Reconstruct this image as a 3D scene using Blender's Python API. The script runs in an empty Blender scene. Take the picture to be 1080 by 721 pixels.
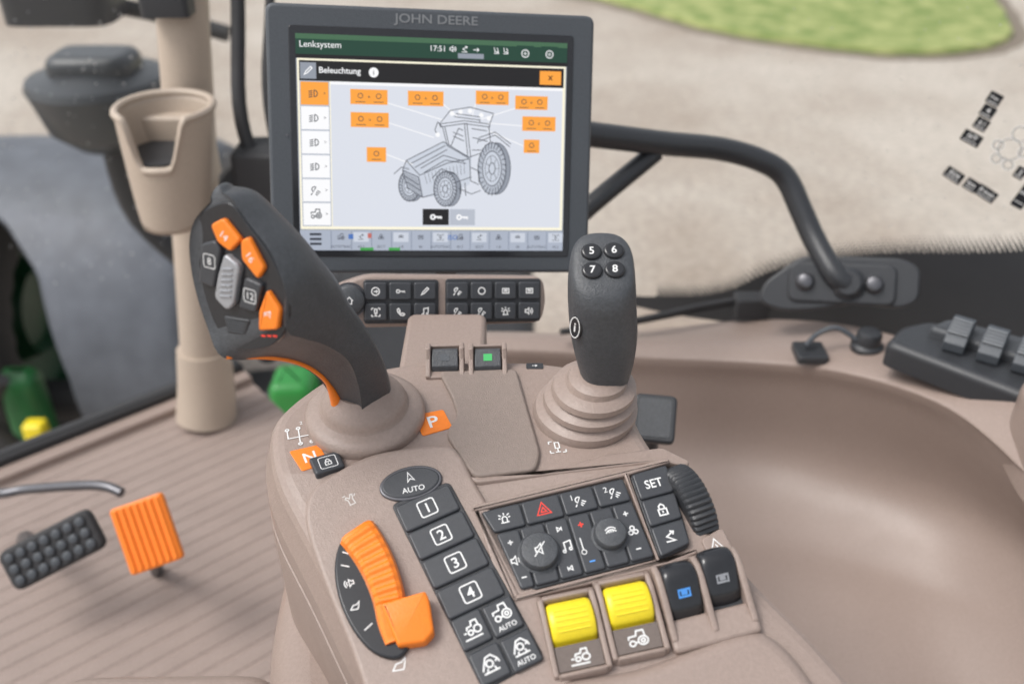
import bpy, math, random
from mathutils import Vector as V, Matrix as M4
random.seed(4)
sc=bpy.context.scene
col=sc.collection
def rad(a): return math.radians(a)
def L(r,g,b):
    f=lambda c:(c/255/12.92) if c/255<=.04045 else ((c/255+.055)/1.055)**2.4
    return (f(r),f(g),f(b),1)
# ---------------- materials
def mat(name,c,rough=.5,grain=0,gs=900,var=.06,spec=.5,metal=0,emit=None,coat=0,speck=.05):
    m=bpy.data.materials.new(name);m.use_nodes=True;nt=m.node_tree;N=nt.nodes;K=nt.links
    b=N["Principled BSDF"]
    b.inputs["Roughness"].default_value=rough;b.inputs["Metallic"].default_value=metal
    b.inputs["Specular IOR Level"].default_value=spec
    b.inputs["Coat Weight"].default_value=coat
    if len(c)==3:c=(*c,1)
    b.inputs["Base Color"].default_value=c
    tc=N.new("ShaderNodeTexCoord")
    if var:
        n=N.new("ShaderNodeTexNoise");n.inputs["Scale"].default_value=14;n.inputs["Detail"].default_value=6
        K.new(tc.outputs["Object"],n.inputs["Vector"])
        mx=N.new("ShaderNodeMix");mx.data_type='RGBA'
        mx.inputs[6].default_value=tuple(x*(1-var) for x in c[:3])+(1,);mx.inputs[7].default_value=tuple(min(1,x*(1+var)) for x in c[:3])+(1,)
        K.new(n.outputs["Fac"],mx.inputs[0])
        n3=N.new("ShaderNodeTexNoise");n3.inputs["Scale"].default_value=420;n3.inputs["Detail"].default_value=4
        K.new(tc.outputs["Object"],n3.inputs["Vector"])
        rp=N.new("ShaderNodeMapRange");rp.inputs[1].default_value=.3;rp.inputs[2].default_value=.72;rp.inputs[3].default_value=1-speck;rp.inputs[4].default_value=1+speck*1.6;K.new(n3.outputs["Fac"],rp.inputs[0])
        ml=N.new("ShaderNodeVectorMath");ml.operation='SCALE';K.new(mx.outputs[2],ml.inputs[0]);K.new(rp.outputs[0],ml.inputs["Scale"])
        K.new(ml.outputs[0],b.inputs["Base Color"])
        mr=N.new("ShaderNodeMapRange");mr.inputs[3].default_value=max(.02,rough-.1);mr.inputs[4].default_value=min(1,rough+.1)
        n2=N.new("ShaderNodeTexNoise");n2.inputs["Scale"].default_value=45;n2.inputs["Detail"].default_value=8
        K.new(tc.outputs["Object"],n2.inputs["Vector"]);K.new(n2.outputs["Fac"],mr.inputs[0]);K.new(mr.outputs[0],b.inputs["Roughness"])
    if grain:
        g=N.new("ShaderNodeTexNoise");g.inputs["Scale"].default_value=gs;g.inputs["Detail"].default_value=3
        K.new(tc.outputs["Object"],g.inputs["Vector"])
        bp=N.new("ShaderNodeBump");bp.inputs["Strength"].default_value=grain;bp.inputs["Distance"].default_value=.0006
        K.new(g.outputs["Fac"],bp.inputs["Height"]);K.new(bp.outputs[0],b.inputs["Normal"])
    if emit is not None:
        b.inputs["Base Color"].default_value=(0.01,0.01,0.01,1);b.inputs["Emission Color"].default_value=c;b.inputs["Emission Strength"].default_value=emit
    return m
TAN=mat("tan_plastic",(.295,.228,.196),.40,.55,1100)
TAND=mat("tan_trim_plastic",(.295,.229,.197),.38,.5,900)
TANM=mat("tan_mat_rubber",(.275,.215,.187),.6,.4,700,.14,speck=.1)
TAUP=mat("taupe_symbol_plate",(.15,.12,.105),.45,.4,900)
SEAM=mat("seam_shadow_gap",(.05,.04,.035),.8,0)
BEIGE=mat("beige_plastic",(.45,.372,.30),.45,.3,900)
COVER=mat("textured_cover",(.255,.203,.175),.5,.9,1500,.08,speck=.05)
BLK=mat("black_plastic",(.033,.035,.039),.40,.4,1200)
BLKK=mat("black_key",(.042,.045,.051),.36,.25,1400)
BLKG=mat("charcoal_grip",(.056,.060,.066),.40,.7,1000,.1,speck=.12)
BLKS=mat("black_gloss",(.02,.021,.024),.16,0)
GREY=mat("grey_key",(.34,.35,.37),.28,.2,metal=.35)
DGREY=mat("dark_grey_housing",(.060,.068,.078),.42,.5,900)
RUB=mat("black_rubber",(.03,.03,.032),.7,.4,600)
ORG=mat("orange_plastic",(.86,.215,.015),.36,.3,900,speck=.03)
YEL=mat("yellow_plastic",(.80,.63,.02),.34,.3,900,speck=.03)
WHT=mat("white_print",(.75,.75,.74),.6,0,var=0)
WHD=mat("pale_print",(.55,.52,.49),.6,0,var=0)
EMB=mat("bezel_print",(.19,.20,.21),.5,0,var=0)
REDP=mat("red_print",(.8,.05,.03),.6,0,var=0)
BLUP=mat("blue_print",(.08,.3,.75),.6,0,var=0)
GRNP=mat("green_print",(.05,.45,.12),.5,0,var=0)
STEEL=mat("dark_steel",(.13,.13,.14),.35,0,metal=.8)
RAIL=mat("rail_paint",(.03,.032,.036),.33,.9,500)
GREENP=mat("green_paint",(.03,.27,.05),.35,0)
GREENM=mat("muted_green_paint",(.014,.115,.03),.45,0,var=.4)
GREEND=mat("dark_green_paint",(.01,.06,.024),.4,0,var=.4)
FEND=mat("fender_plastic",(.115,.125,.145),.5,.8,60,var=.35,spec=.3)
def em(name,r,g,b,s=.95): return mat(name,L(r,g,b),.25,0,var=0,emit=s,spec=.3)
S_HEAD=em("screen_header",28,68,52);S_HD2=em("screen_header_light",70,110,80);S_BLK=em("screen_black",22,20,22);S_WHT=em("screen_white",250,250,252,1.0);S_BG=em("screen_background",224,228,238)
S_ORG=em("screen_orange",253,165,60,1.0);S_CRM=em("screen_cream",252,246,222,1.0);S_GRY=em("screen_grey",150,156,168);S_LN=em("screen_line",64,68,78);S_BAR=em("screen_bar",176,184,200);S_BLU=em("screen_blue",80,120,190);S_GRN=em("screen_green",70,165,80);S_SH=em("screen_shade",188,194,206);S_RED=em("screen_red",200,110,100);S_TL=em("screen_tile",208,214,226);S_TD=em("screen_tile_dark",132,142,162)
# ---------------- frames
def frame(o,ex,ey):
    ex=V(ex).normalized();n=ex.cross(V(ey)).normalized();ey=n.cross(ex)
    m=M4((ex,ey,n)).transposed().to_4x4();m.translation=V(o);return m
def tilt(o,deg): a=rad(deg);return frame(o,(1,0,0),(0,math.cos(a),math.sin(a)))
def sub(fr,x,y,z=0,ang=0): return fr@M4.Translation((x/1000,y/1000,z/1000))@M4.Rotation(rad(ang),4,'Z')
W0=M4.Identity(4)
K1=tilt((0,.45,.51),6);K2=tilt((0,.45,.51),22)
# ---------------- geometry helpers
def interp(T,x):
    for i in range(len(T)-1):
        if T[i][0]<=x<=T[i+1][0]:
            t=(x-T[i][0])/(T[i+1][0]-T[i][0]);return T[i][1]+t*(T[i+1][1]-T[i][1])
    return T[0][1] if x<T[0][0] else T[-1][1]
def area(p): return sum(p[i-1][0]*p[i][1]-p[i][0]*p[i-1][1] for i in range(len(p)))/2
def ccw(p): return list(p) if area(p)>0 else list(reversed(p))
def rnd(p,r,n=4):
    p=ccw(p);o=[]
    for i in range(len(p)):
        a=V(p[i-1][:2]);b=V(p[i][:2]);c=V(p[(i+1)%len(p)][:2])
        d1=a-b;d2=c-b;l1=d1.length;l2=d2.length;d1.normalize();d2.normalize()
        t=min(r,l1*.48,l2*.48)
        A=b+d1*t;C_=b+d2*t
        for k in range(n+1):
            s=k/n;o.append(tuple(A*(1-s)**2+b*2*s*(1-s)+C_*s*s))
    return o
def off(p,d):
    o=[];n=len(p)
    for i in range(n):
        a=V(p[i-1]);b=V(p[i]);c=V(p[(i+1)%n])
        e1=(b-a);e2=(c-b)
        if e1.length<1e-9: e1=e2.copy()
        if e2.length<1e-9: e2=e1.copy()
        e1.normalize();e2.normalize()
        n1=V((-e1.y,e1.x));n2=V((-e2.y,e2.x));m=n1+n2
        if m.length<1e-6:m=n1
        m.normalize();k=max(.5,m.dot(n1))
        o.append(tuple(b+m*d/k))
    return o
def circ(x,y,r,n=32,ry=None):
    ry=r if ry is None else ry
    return [(x+r*math.cos(2*math.pi*i/n),y+ry*math.sin(2*math.pi*i/n)) for i in range(n)]
def rect(x0,y0,x1,y1): return [(x0,y0),(x1,y0),(x1,y1),(x0,y1)]
def cr(P,n,closed=False):
    P=[V(p) for p in P];o=[];N=len(P)
    rng=range(N if closed else N-1)
    for i in rng:
        if closed:a,b,c,d=P[i-1],P[i],P[(i+1)%N],P[(i+2)%N]
        else:a,b,c,d=P[max(0,i-1)],P[i],P[i+1],P[min(N-1,i+2)]
        for k in range(n):
            t=k/n
            o.append(.5*((2*b)+(c-a)*t+(2*a-5*b+4*c-d)*t*t+(3*b-a-3*c+d)*t**3))
    if not closed:o.append(P[-1].copy())
    return o
def cr2(P,n,closed=True): return [(q.x,q.y) for q in cr([(*q,0) for q in P],n,closed)]
_tc={}
def textmesh(s,bold):
    k=(s,bold)
    if k in _tc:return _tc[k]
    cu=bpy.data.curves.new("lettering","FONT");cu.body=s;cu.size=1;cu.align_x='CENTER';cu.align_y='CENTER';cu.offset=.012 if bold else 0;cu.resolution_u=3
    ob=bpy.data.objects.new("lettering",cu);col.objects.link(ob)
    dg=bpy.context.evaluated_depsgraph_get();me=bpy.data.meshes.new_from_object(ob.evaluated_get(dg))
    r=([tuple(v.co) for v in me.vertices],[tuple(p.vertices) for p in me.polygons])
    bpy.data.objects.remove(ob);bpy.data.curves.remove(cu);bpy.data.meshes.remove(me)
    _tc[k]=r;return r
def circp(x,y,r,a0=0,a1=360,n=14): return [(x+r*math.cos(rad(a0+(a1-a0)*i/n)),y+r*math.sin(rad(a0+(a1-a0)*i/n))) for i in range(n+1)]
ICON={
'lock':[[(-.6,-.8),(.6,-.8),(.6,.1),(-.6,.1),(-.6,-.8)],[(-.38,.1),(-.38,.6),(0,.9),(.38,.6),(.38,.1)],[(0,-.5),(0,-.15)]],
'note':[[(-.3,-.6),(-.3,.7),(.7,.9),(.7,-.4)],circp(-.5,-.6,.2),circp(.5,-.4,.2)],
'plus':[[(-.7,0),(.7,0)],[(0,-.7),(0,.7)]],'minus':[[(-.7,0),(.7,0)]],
'speaker':[[(-.9,-.3),(-.5,-.3),(-.1,-.7),(-.1,.7),(-.5,.3),(-.9,.3),(-.9,-.3)],circp(-.1,0,.45,-50,50),circp(-.1,0,.85,-50,50)],
'beacon':[[(-.7,-.8),(.7,-.8)],[(-.4,-.8),(-.4,.0),(-.2,.25),(.2,.25),(.4,0),(.4,-.8)],[(0,.5),(0,.95)],[(-.5,.4),(-.9,.7)],[(.5,.4),(.9,.7)],[(-.65,0),(-1,.1)],[(.65,0),(1,.1)]],
'hazard':[[(-1,-.8),(1,-.8),(0,1),(-1,-.8)],[(-.4,-.46),(.4,-.46),(0,.22),(-.4,-.46)]],
'lamp':[circp(-.2,.2,.5,60,240)+[(-.45,-.25),(.1,.65)],[(.1,-.3),(.6,-.7)],[(.3,0),(.9,-.4)],[(.0,-.6),(.3,-.95)],[(-.6,-.5),(-.9,-.9)]],
'head':[circp(.1,0,.6,-90,90)+[(.1,-.6)],[(-.2,.5),(-.9,.35)],[(-.2,.15),(-.9,.0)],[(-.2,-.2),(-.9,-.35)],[(-.2,-.55),(-.9,-.7)]],
'fan':[circp(0,.5,.35),circp(-.43,-.25,.35),circp(.43,-.25,.35),circp(0,0,.12)],
'skip':[[(-.6,-.5),(-.6,.5),(.2,0),(-.6,-.5)],[(.4,-.5),(.4,.5)]],
'curve':[[(-.8,-.7),(.6,-.7),(-.5,.1),(.6,.7)],[(.15,.85),(.7,.7),(.5,.25)]],
'tractor':[[(-.95,.0),(-.9,.35),(-.15,.4),(-.05,.95),(.65,.95),(.75,.2)],circp(.5,-.25,.5),circp(.5,-.25,.2),circp(-.6,-.45,.3),[(-.3,-.4),(.0,-.4)]],
'tractors':[[(-.5,.0),(-.4,.3),(.1,.35),(.2,.8),(.75,.8),(.8,.2)],circp(.6,-.15,.38),circp(-.2,-.3,.25),[(-1,-.9),(.9,-.9)],[(-.9,-.2),(-.6,-.2)]],
'pto':[circp(0,0,.35),[(-.9,-.5),(-.5,.2),(-.2,.7),(.4,.8),(.9,.2)],[(.6,.0),(.9,.2),(1,-.2)],[(-.9,-.8),(.8,-.8)],[(-.5,-.8),(-.35,-.4)],[(.5,-.8),(.35,-.4)]],
'arrow':[[(-.6,-.8),(0,.9),(.6,-.8),(0,-.35),(-.6,-.8)]],
'seat':[[(-.5,.8),(-.3,-.3),(.6,-.4),(.7,-.75),(-.6,-.75)],circp(-.2,.0,.75,-40,60)],
'air':[circp(0,-.7,.9,35,145),circp(0,-.3,.9,35,145),[(-.3,-.2),(-.3,.3)],[(.3,-.2),(.3,.3)],[(0,-.2),(0,.35)]],
'home':[[(-.8,0),(0,.8),(.8,0)],[(-.5,.1),(-.5,-.7),(.5,-.7),(.5,.1)]],
'box':[[(-.7,-.5),(.7,-.5),(.7,.5),(-.7,.5),(-.7,-.5)],[(-.4,-.1),(.4,-.1)],[(-.4,.2),(.4,.2)]],
'phone':[[(-.7,.6),(-.4,.8),(-.1,.3),(-.3,.1),(.2,-.4),(.5,-.2),(.9,-.5),(.6,-.8),(0,-.7),(-.6,0),(-.7,.6)]],
'key':[circp(-.5,0,.35),[(-.15,0),(.9,0),(.9,-.3)],[(.5,0),(.5,-.25)]],
'right':[[(-.8,0),(.7,0)],[(.2,.5),(.75,0),(.2,-.5)]],
'ringarrow':[circp(0,0,.85),[(-.4,0),(.4,0)],[(.1,.3),(.45,0),(.1,-.3)]],
'mute':[[(-.8,-.8),(.8,.8)],[(-.5,-.25),(-.2,-.25),(.25,-.65),(.25,.65),(-.2,.25),(-.5,.25),(-.5,-.25)]],
'gears':[[(-.9,.9),(-.9,-.1),(.9,-.1)],[(0,.9),(0,-.9)],[(.9,.9),(.9,-.9)],circp(-.9,.9,.14),circp(0,.9,.14),circp(.9,.9,.14),circp(0,-.9,.14),circp(.9,-.9,.14)],
'lever':[[(-.3,-.8),(.3,-.8)],[(0,-.8),(0,-.2)],[(-.25,-.2),(-.25,.7),(.25,.7),(.25,-.2),(-.25,-.2)],[(-.9,.9),(-.9,.5)],[(-.9,.9),(-.5,.9)],[(.9,.9),(.9,.5)],[(.9,.9),(.5,.9)],[(-.9,-.9),(-.5,-.9)],[(.9,-.9),(.5,-.9)],[(-.9,-.9),(-.9,-.5)],[(.9,-.9),(.9,-.5)]],
'hand':[[(-.4,-.8),(-.4,0),(-.7,.4),(-.5,.6),(-.1,.2),(.2,.8),(.5,.7),(.3,0),(.4,-.8),(-.4,-.8)],[(-.9,.9),(-.5,.9)],[(.6,.3),(.9,.6)]],
'bird':[[(-.9,0),(-.3,.5),(.3,.4),(.9,.7),(.5,0),(.2,-.4),(-.4,-.2),(-.9,0)]],
'pencil':[[(-.8,-.8),(-.5,-.2),(.5,.8),(.8,.5),(-.2,-.5),(-.8,-.8)]],
'ring':[circp(0,0,.75)],
'hitch':[[(-.8,-.6),(-.8,.2),(.1,.5)],[(-.8,-.1),(.2,-.1)],[(.5,-.6),(.5,.7)],[(.2,.4),(.5,.8),(.8,.4)]],
'warn':[[(-.9,-.7),(.9,-.7),(0,.9),(-.9,-.7)],[(-.1,.2),(.1,-.1),(-.1,-.2),(.1,-.5)]],
}
class B:
    def __init__(s): s.v=[];s.f=[];s.m=[];s.mats=[]
    def mi(s,m):
        if m not in s.mats:s.mats.append(m)
        return s.mats.index(m)
    def add(s,vs,fs,m):
        o=len(s.v);s.v+= [tuple(V(q)) for q in vs];i=s.mi(m)
        for q in fs:s.f.append(tuple(o+k for k in q));s.m.append(i)
        return s
    def prism(s,p,z0,z1,m,bev=1,seg=3,top=None,taper=0,bottom=True):
        p=ccw(p);n=len(p);loops=[[(x,y,z0) for x,y in off(p,-taper)],[(x,y,z1-bev) for x,y in p]]
        for k in range(1,seg+1):
            a=math.pi/2*k/seg
            q=off(p,bev*(1-math.cos(a)));loops.append([(x,y,z1-bev+bev*math.sin(a)) for x,y in q])
        vs=[q for l in loops for q in l];fs=[]
        for j in range(len(loops)-1):
            for i in range(n):
                i2=(i+1)%n;fs.append((j*n+i,j*n+i2,(j+1)*n+i2,(j+1)*n+i))
        s.add(vs,fs,m)
        s.add(loops[-1],[tuple(range(n))],top or m)
        if bottom:s.add(loops[0],[tuple(reversed(range(n)))],m)
        return s
    def flat(s,p,z,m):
        p=ccw(p);return s.add([(x,y,z) for x,y in p],[tuple(range(len(p)))],m)
    def stroke(s,pts,w,z,m):
        pts=[V(q) for q in pts];h=w/2;n=len(pts)
        closed=(pts[0]-pts[-1]).length<1e-6 and n>3
        l=[];r=[]
        for i in range(n):
            a=pts[i-1] if i>0 else (pts[-2] if closed else None);c=pts[i+1] if i<n-1 else (pts[1] if closed else None);b=pts[i]
            d1=(b-a).normalized() if a is not None else None;d2=(c-b).normalized() if c is not None else None
            if d1 is None:d1=d2
            if d2 is None:d2=d1
            n1=V((-d1.y,d1.x));mm=n1+V((-d2.y,d2.x))
            mm=n1 if mm.length<1e-4 else mm.normalized();k=h/max(.45,mm.dot(n1))
            l.append((b.x+mm.x*k,b.y+mm.y*k,z));r.append((b.x-mm.x*k,b.y-mm.y*k,z))
        s.add(r+l,[(i,i+1,n+i+1,n+i) for i in range(n-1)],m);return s
    def text(s,t,x,y,size,z,m,ang=0,bold=False,left=False,asp=1):
        vs,fs=textmesh(t,bold);c=math.cos(rad(ang));q=math.sin(rad(ang))
        if left:
            mn=min(v[0] for v in vs);vs=[(v[0]-mn,v[1],0) for v in vs]
        cy=(max(v[1] for v in vs)+min(v[1] for v in vs))/2
        s.add([(x+(a*size*asp)*c-(b-cy)*size*q,y+(a*size*asp)*q+(b-cy)*size*c,z) for a,b,_ in vs],fs,m);return s
    def icon(s,k,x,y,r,z,m,w=.6,ang=0):
        c=math.cos(rad(ang));q=math.sin(rad(ang))
        for pl in ICON[k]: s.stroke([(x+r*(a*c-b*q),y+r*(a*q+b*c)) for a,b in pl],w,z,m)
        return s
    def exx(s,prof,x0,x1,m):
        p=ccw(prof);n=len(p);vs=[(x0,a,b) for a,b in p]+[(x1,a,b) for a,b in p]
        fs=[(i,(i+1)%n,n+(i+1)%n,n+i) for i in range(n)]+[tuple(reversed(range(n))),tuple(range(n,2*n))]
        return s.add(vs,fs,m)
    def loft(s,rings,m,caps=True,closed=True):
        n=len(rings[0]);vs=[q for r_ in rings for q in r_];fs=[]
        for j in range(len(rings)-1):
            for i in range(n if closed else n-1):
                i2=(i+1)%n;fs.append((j*n+i,j*n+i2,(j+1)*n+i2,(j+1)*n+i))
        if caps:fs.append(tuple(reversed(range(n))));fs.append(tuple((len(rings)-1)*n+i for i in range(n)))
        return s.add(vs,fs,m)
    def tube(s,pts,r,m,n=16,sm=6,caps=True):
        P=cr(pts,sm) if sm>1 else [V(p) for p in pts]
        R=r if callable(r) else (lambda t:r)
        rings=[];up=None
        for i,p in enumerate(P):
            d=(P[min(i+1,len(P)-1)]-P[max(i-1,0)]).normalized()
            if up is None: up=V((0,0,1)) if abs(d.z)<.9 else V((0,1,0))
            x=d.cross(up).normalized();up=x.cross(d).normalized()
            rr=R(i/(len(P)-1));rings.append([p+x*rr*math.cos(2*math.pi*k/n)+up*rr*math.sin(2*math.pi*k/n) for k in range(n)])
        return s.loft(rings,m,caps)
    def rev(s,prof,cx,cy,m,n=48,shx=0,shy=0,caps=True):
        rings=[[(cx+shx*z+r*math.cos(2*math.pi*k/n),cy+shy*z+r*math.sin(2*math.pi*k/n),z) for k in range(n)] for r,z in prof]
        return s.loft(rings,m,caps)
MATW={}
def link(o,name,fr,parent):
    col.objects.link(o);o.matrix_basis=fr;MATW[o.name]=fr
    if parent is not None:
        o.parent=parent;o.matrix_parent_inverse=MATW[parent.name].inverted()
def meta(o,label,cat,kind=None,group=None):
    if label:o["label"]=label
    if cat:o["category"]=cat
    if kind:o["kind"]=kind
    if group:o["group"]=group
    return o
def build(b,name,fr=W0,parent=None,label=None,cat=None,kind=None,group=None,sc_=.001,bevel=0,ang=35,subs=0,solid=0):
    me=bpy.data.meshes.new(name);me.from_pydata([tuple(c*sc_ for c in v) for v in b.v],[],b.f)
    for m in b.mats:me.materials.append(m)
    me.polygons.foreach_set("material_index",b.m)
    me.update()
    me.polygons.foreach_set("use_smooth",[True]*len(me.polygons));me.set_sharp_from_angle(angle=rad(ang))
    o=bpy.data.objects.new(name,me);link(o,name,fr,parent)
    if solid:
        q=o.modifiers.new("s","SOLIDIFY");q.thickness=solid;q.offset=-1
    if bevel:
        q=o.modifiers.new("b","BEVEL");q.width=bevel;q.segments=4;q.limit_method='ANGLE';q.angle_limit=rad(40)
    return meta(o,label,cat,kind,group)
def empty(name,fr,label,cat,group=None,parent=None):
    o=bpy.data.objects.new(name,None);o.empty_display_size=.02;link(o,name,fr,parent);return meta(o,label,cat,None,group)

# ================= ARMREST CONSOLE =================
con=empty("armrest_console",M4.Translation((0,.45,.4)),"tan armrest control console with black keypads, orange slider and yellow rockers","control console")
out=[(-158,474),(-161,499),(-151,519),(-130,546),(-68,562),(14,563),(64,553),(80,538),(83,501),(95,466),(104,450),(113,432),(127,409),(145,386),(168,361),(190,332),(209,300),(219,250),(-25,250),(-45,301),(-72,328),(-94,361),(-117,398),(-142,435),(-150,450)]
pl=rnd(out,14,4)
def hz(y):
    return 510+((y-450)*math.tan(rad(6)) if y>450 else (y-450)*math.tan(rad(22)) if y>300 else -60.6+(y-300)*.6)
b=B();n=len(pl);loops=[]
for d,dz in [(-3,-150),(-5,-60),(-4.6,-44.5),(-2.6,-43.6),(-2.6,-42),(-4.4,-41),(-4,-25),(0,-12),(1.2,-7),(3.5,-3),(7,-.8),(11,0)]:
    q=off(pl,d);loops.append([(x,y,hz(y)+dz) for (x,y) in q])
vs=[q for l in loops for q in l]
for j in range(len(loops)-1):
    fs2=[(i,(i+1)%n,n+(i+1)%n,n+i) for i in range(n)];b.add(vs[j*n:(j+2)*n],fs2,SEAM if j in(3,) else TAN)
top=loops[-1]
def clip(poly,y,keep_above):
    o=[]
    for i in range(len(poly)):
        a=poly[i-1];c=poly[i]
        ia=(a[1]>=y) if keep_above else (a[1]<=y);ic=(c[1]>=y) if keep_above else (c[1]<=y)
        if ia!=ic:
            t=(y-a[1])/(c[1]-a[1]);o.append((a[0]+(c[0]-a[0])*t,y))
        if ic:o.append((c[0],c[1]))
    return o
t2=[(q[0],q[1]) for q in top]
for lo,hi in [(450,999),(300,450),(0,300)]:
    q=clip(t2,lo,True);q=clip(q,hi,False)
    if len(q)>2:
        q=ccw(q);b.add([(x,y,hz(y)) for x,y in q],[tuple(range(len(q)))],TAN)
build(b,"body",W0,con,ang=50)
b=B();b.prism(rnd([(-51,94),(3,97),(11,53),(18,16),(15,1),(-23,-5),(-31,8),(-43,33),(-36,50),(-40,66)],5),-3,3.5,COVER,1.6)
build(b,"cover_plate",K1,con,label="raised taupe textured cover plate")
b=B();b.prism(rnd([(-27,-3),(-22,-8),(95,10),(110,6),(112,10),(96,22),(60,16),(20,0)],3),-8,1.2,TAN,1.2)
build(b,"front_lip",K1,con)
b=B();b.prism(rnd([(-66,52),(-46,58),(-39,41),(-58,33)],2),-.5,.7,ORG,.3).text("P",-52.3,46,15,.85,WHT,18,True)
build(b,"parking_sticker",K1,con,label="orange sticker with white letter P")
b=B();b.prism(rnd([(-142,19),(-124,25),(-115,9),(-131,2)],1.5),-.5,.7,ORG,.3).text("N",-128,14,12,.85,WHT,24,True)
build(b,"neutral_sticker",K1,con,label="orange sticker with white letter N")
b=B();b.prism(rnd([(-128,10),(-110,17),(-104,4),(-121,-4)],2),-2,4,BLKK,1.5)
q=rnd([(-122,9),(-112,13),(-108,4),(-118,0)],1.5);b.stroke(q+[q[0]],.5,4.1,WHT).icon('lock',-115,6.5,3,4.1,WHT,.6,24)
build(b,"lock_button",K1,con)
b=B().icon('gears',-138,33,8,.5,WHT,.8,16).text("2",-139,45,4,.5,WHT,16).text("1",-130,47,4,.5,WHT,16).text("3",-123,28,4,.5,WHT,16)
build(b,"shift_diagram",K1,con)
b=B().icon('lever',29,23,5.6,.6,WHT,.8,8)
build(b,"joystick_symbol",K1,con)
b=B().prism(rnd(rect(10,100,22,106),1),-.3,.6,BLK,.3).icon('right',16,103,2.2,.75,WHT,.5)
build(b,"small_label",K1,con)
b=B();b.prism(cr2([(-22,-170),(-8,-142),(20,-128),(70,-119),(125,-100),(148,-104),(168,-135),(186,-180),(200,-230),(-10,-230)],5),-45,7,TAN,9,6)
build(b,"arm_pad",K2,con,ang=60)
bz=[(-123,-14),(-112,-2),(-86,13),(-45,19),(-33,13),(-22,-8),(-1,-46),(33,-112),(27,-136),(0,-190),(-50,-190),(-88,-112),(-111,-66),(-124,-33)]
b=B();b.prism(cr2(bz,5),-16,3.2,TAN,3,5)
build(b,"raised_bezel",K2,con,ang=50)
ov=lambda a,c_:[(-62+(x*math.cos(rad(14))-y*math.sin(rad(14))),-8.5+(x*math.sin(rad(14))+y*math.cos(rad(14)))) for x,y in circ(0,0,a,40,c_)]
b=B();b.prism(ov(19.5,11.5),2,5,STEEL,1);b.prism(ov(18,10),3,5.6,BLKK,1.2)
b.icon('arrow',-63,-5,3.6,5.75,WHT,.7,24).text("AUTO",-60,-13,5,5.75,WHT,14,True)
build(b,"oval_button",K2,con,label="oval black steering button reading AUTO")
PAD=sub(K2,-71,-25,0,26)
b=B();b.prism(rnd([(-1,3),(37,2),(39,-60),(41,-119),(3,-121),(1,-60)],4),1,4.4,BLK,.8)
pad=build(b,"button_panel",PAD,con)
for i,(yy,t) in enumerate([(9.5,"1"),(29,"2"),(48.5,"3"),(68.5,"4")]):
    x=17.8+i*.5;b=B();b.prism(rnd(rect(x-17.6,-yy-9.3,x+17.8,-yy+9.3),2.5),3.5,6.4,BLKK,1.2)
    q=rnd(rect(x-5.2,-yy-5.2,x+5.2,-yy+5.2),1.8);b.stroke(q+[q[0]],.8,6.5,WHT).text(t,x,-yy,9,6.5,WHT,0,True)
    build(b,"button",PAD,pad)
for x,yy,k,a in [(11,88,'tractors',0),(30,89,'tractor',1),(12,109.5,'pto',0),(31,110.5,'pto',1)]:
    b=B();b.prism(rnd(rect(x-9,-yy-9.7,x+9,-yy+9.7),2),3.5,6.4,BLKK,1.2)
    if a:b.icon(k,x,-yy+2,5.2,6.5,WHT,.9).text("AUTO",x,-yy-6,4,6.5,WHT,0,True)
    else:b.icon(k,x,-yy,5.5,6.5,WHT,.9)
    build(b,"button",PAD,pad)
b=B();b.prism(cr2([(-99,-44),(-103,-60),(-99,-80),(-89,-99),(-76,-112),(-62,-115),(-56,-104),(-62,-84),(-72,-60),(-86,-42)],4),0,6.5,BLKS,1.5)
for a,c in [((-99,-54),(-94,-55.5)),((-99,-62),(-94,-63)),((-82,-100),(-78,-96))]: b.stroke([a,c],.7,6.7,WHT)
b.icon('speaker',-93.5,-73,3.2,6.7,WHT,.6,200).icon('bird',-88,-87,3.4,6.7,WHT,.6,30)
sl=build(b,"throttle_dial",K2,con,label="glossy black dial plate under the slider")
pa=cr([(-93,-40,0),(-84,-52,0),(-76,-66,0),(-70,-81,0),(-67,-94,0),(-63,-106,0)],10)
rings=[];NN=len(pa)
prof=[(-1,-.2),(-1,.6),(-.86,.88),(-.6,1),(.6,1),(.86,.88),(1,.6),(1,-.2)]
b=B()
for i,p_ in enumerate(pa):
    t=i/(NN-1);d=(pa[min(i+1,NN-1)]-pa[max(0,i-1)]).normalized();nx=V((-d.y,d.x,0))
    w=11.8-4.2*t;h=9+5*math.sin(math.pi*min(1,t*.98+.06))
    if i==0:w*=.7;h*=.6
    if i==1:w*=.9;h*=.9
    rib=1.1 if (i%4 in(0,1)) else 0
    if t>.68:rib=0
    rings.append([p_+nx*w*s_+V((0,0,1))*(max(0,z_)*(h+rib*(1 if abs(s_)<.9 else .3))) for s_,z_ in prof])
b.loft(rings,ORG)
build(b,"slider_wheel",K2,sl,label="orange ribbed curved throttle slider wheel",ang=25)
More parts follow.
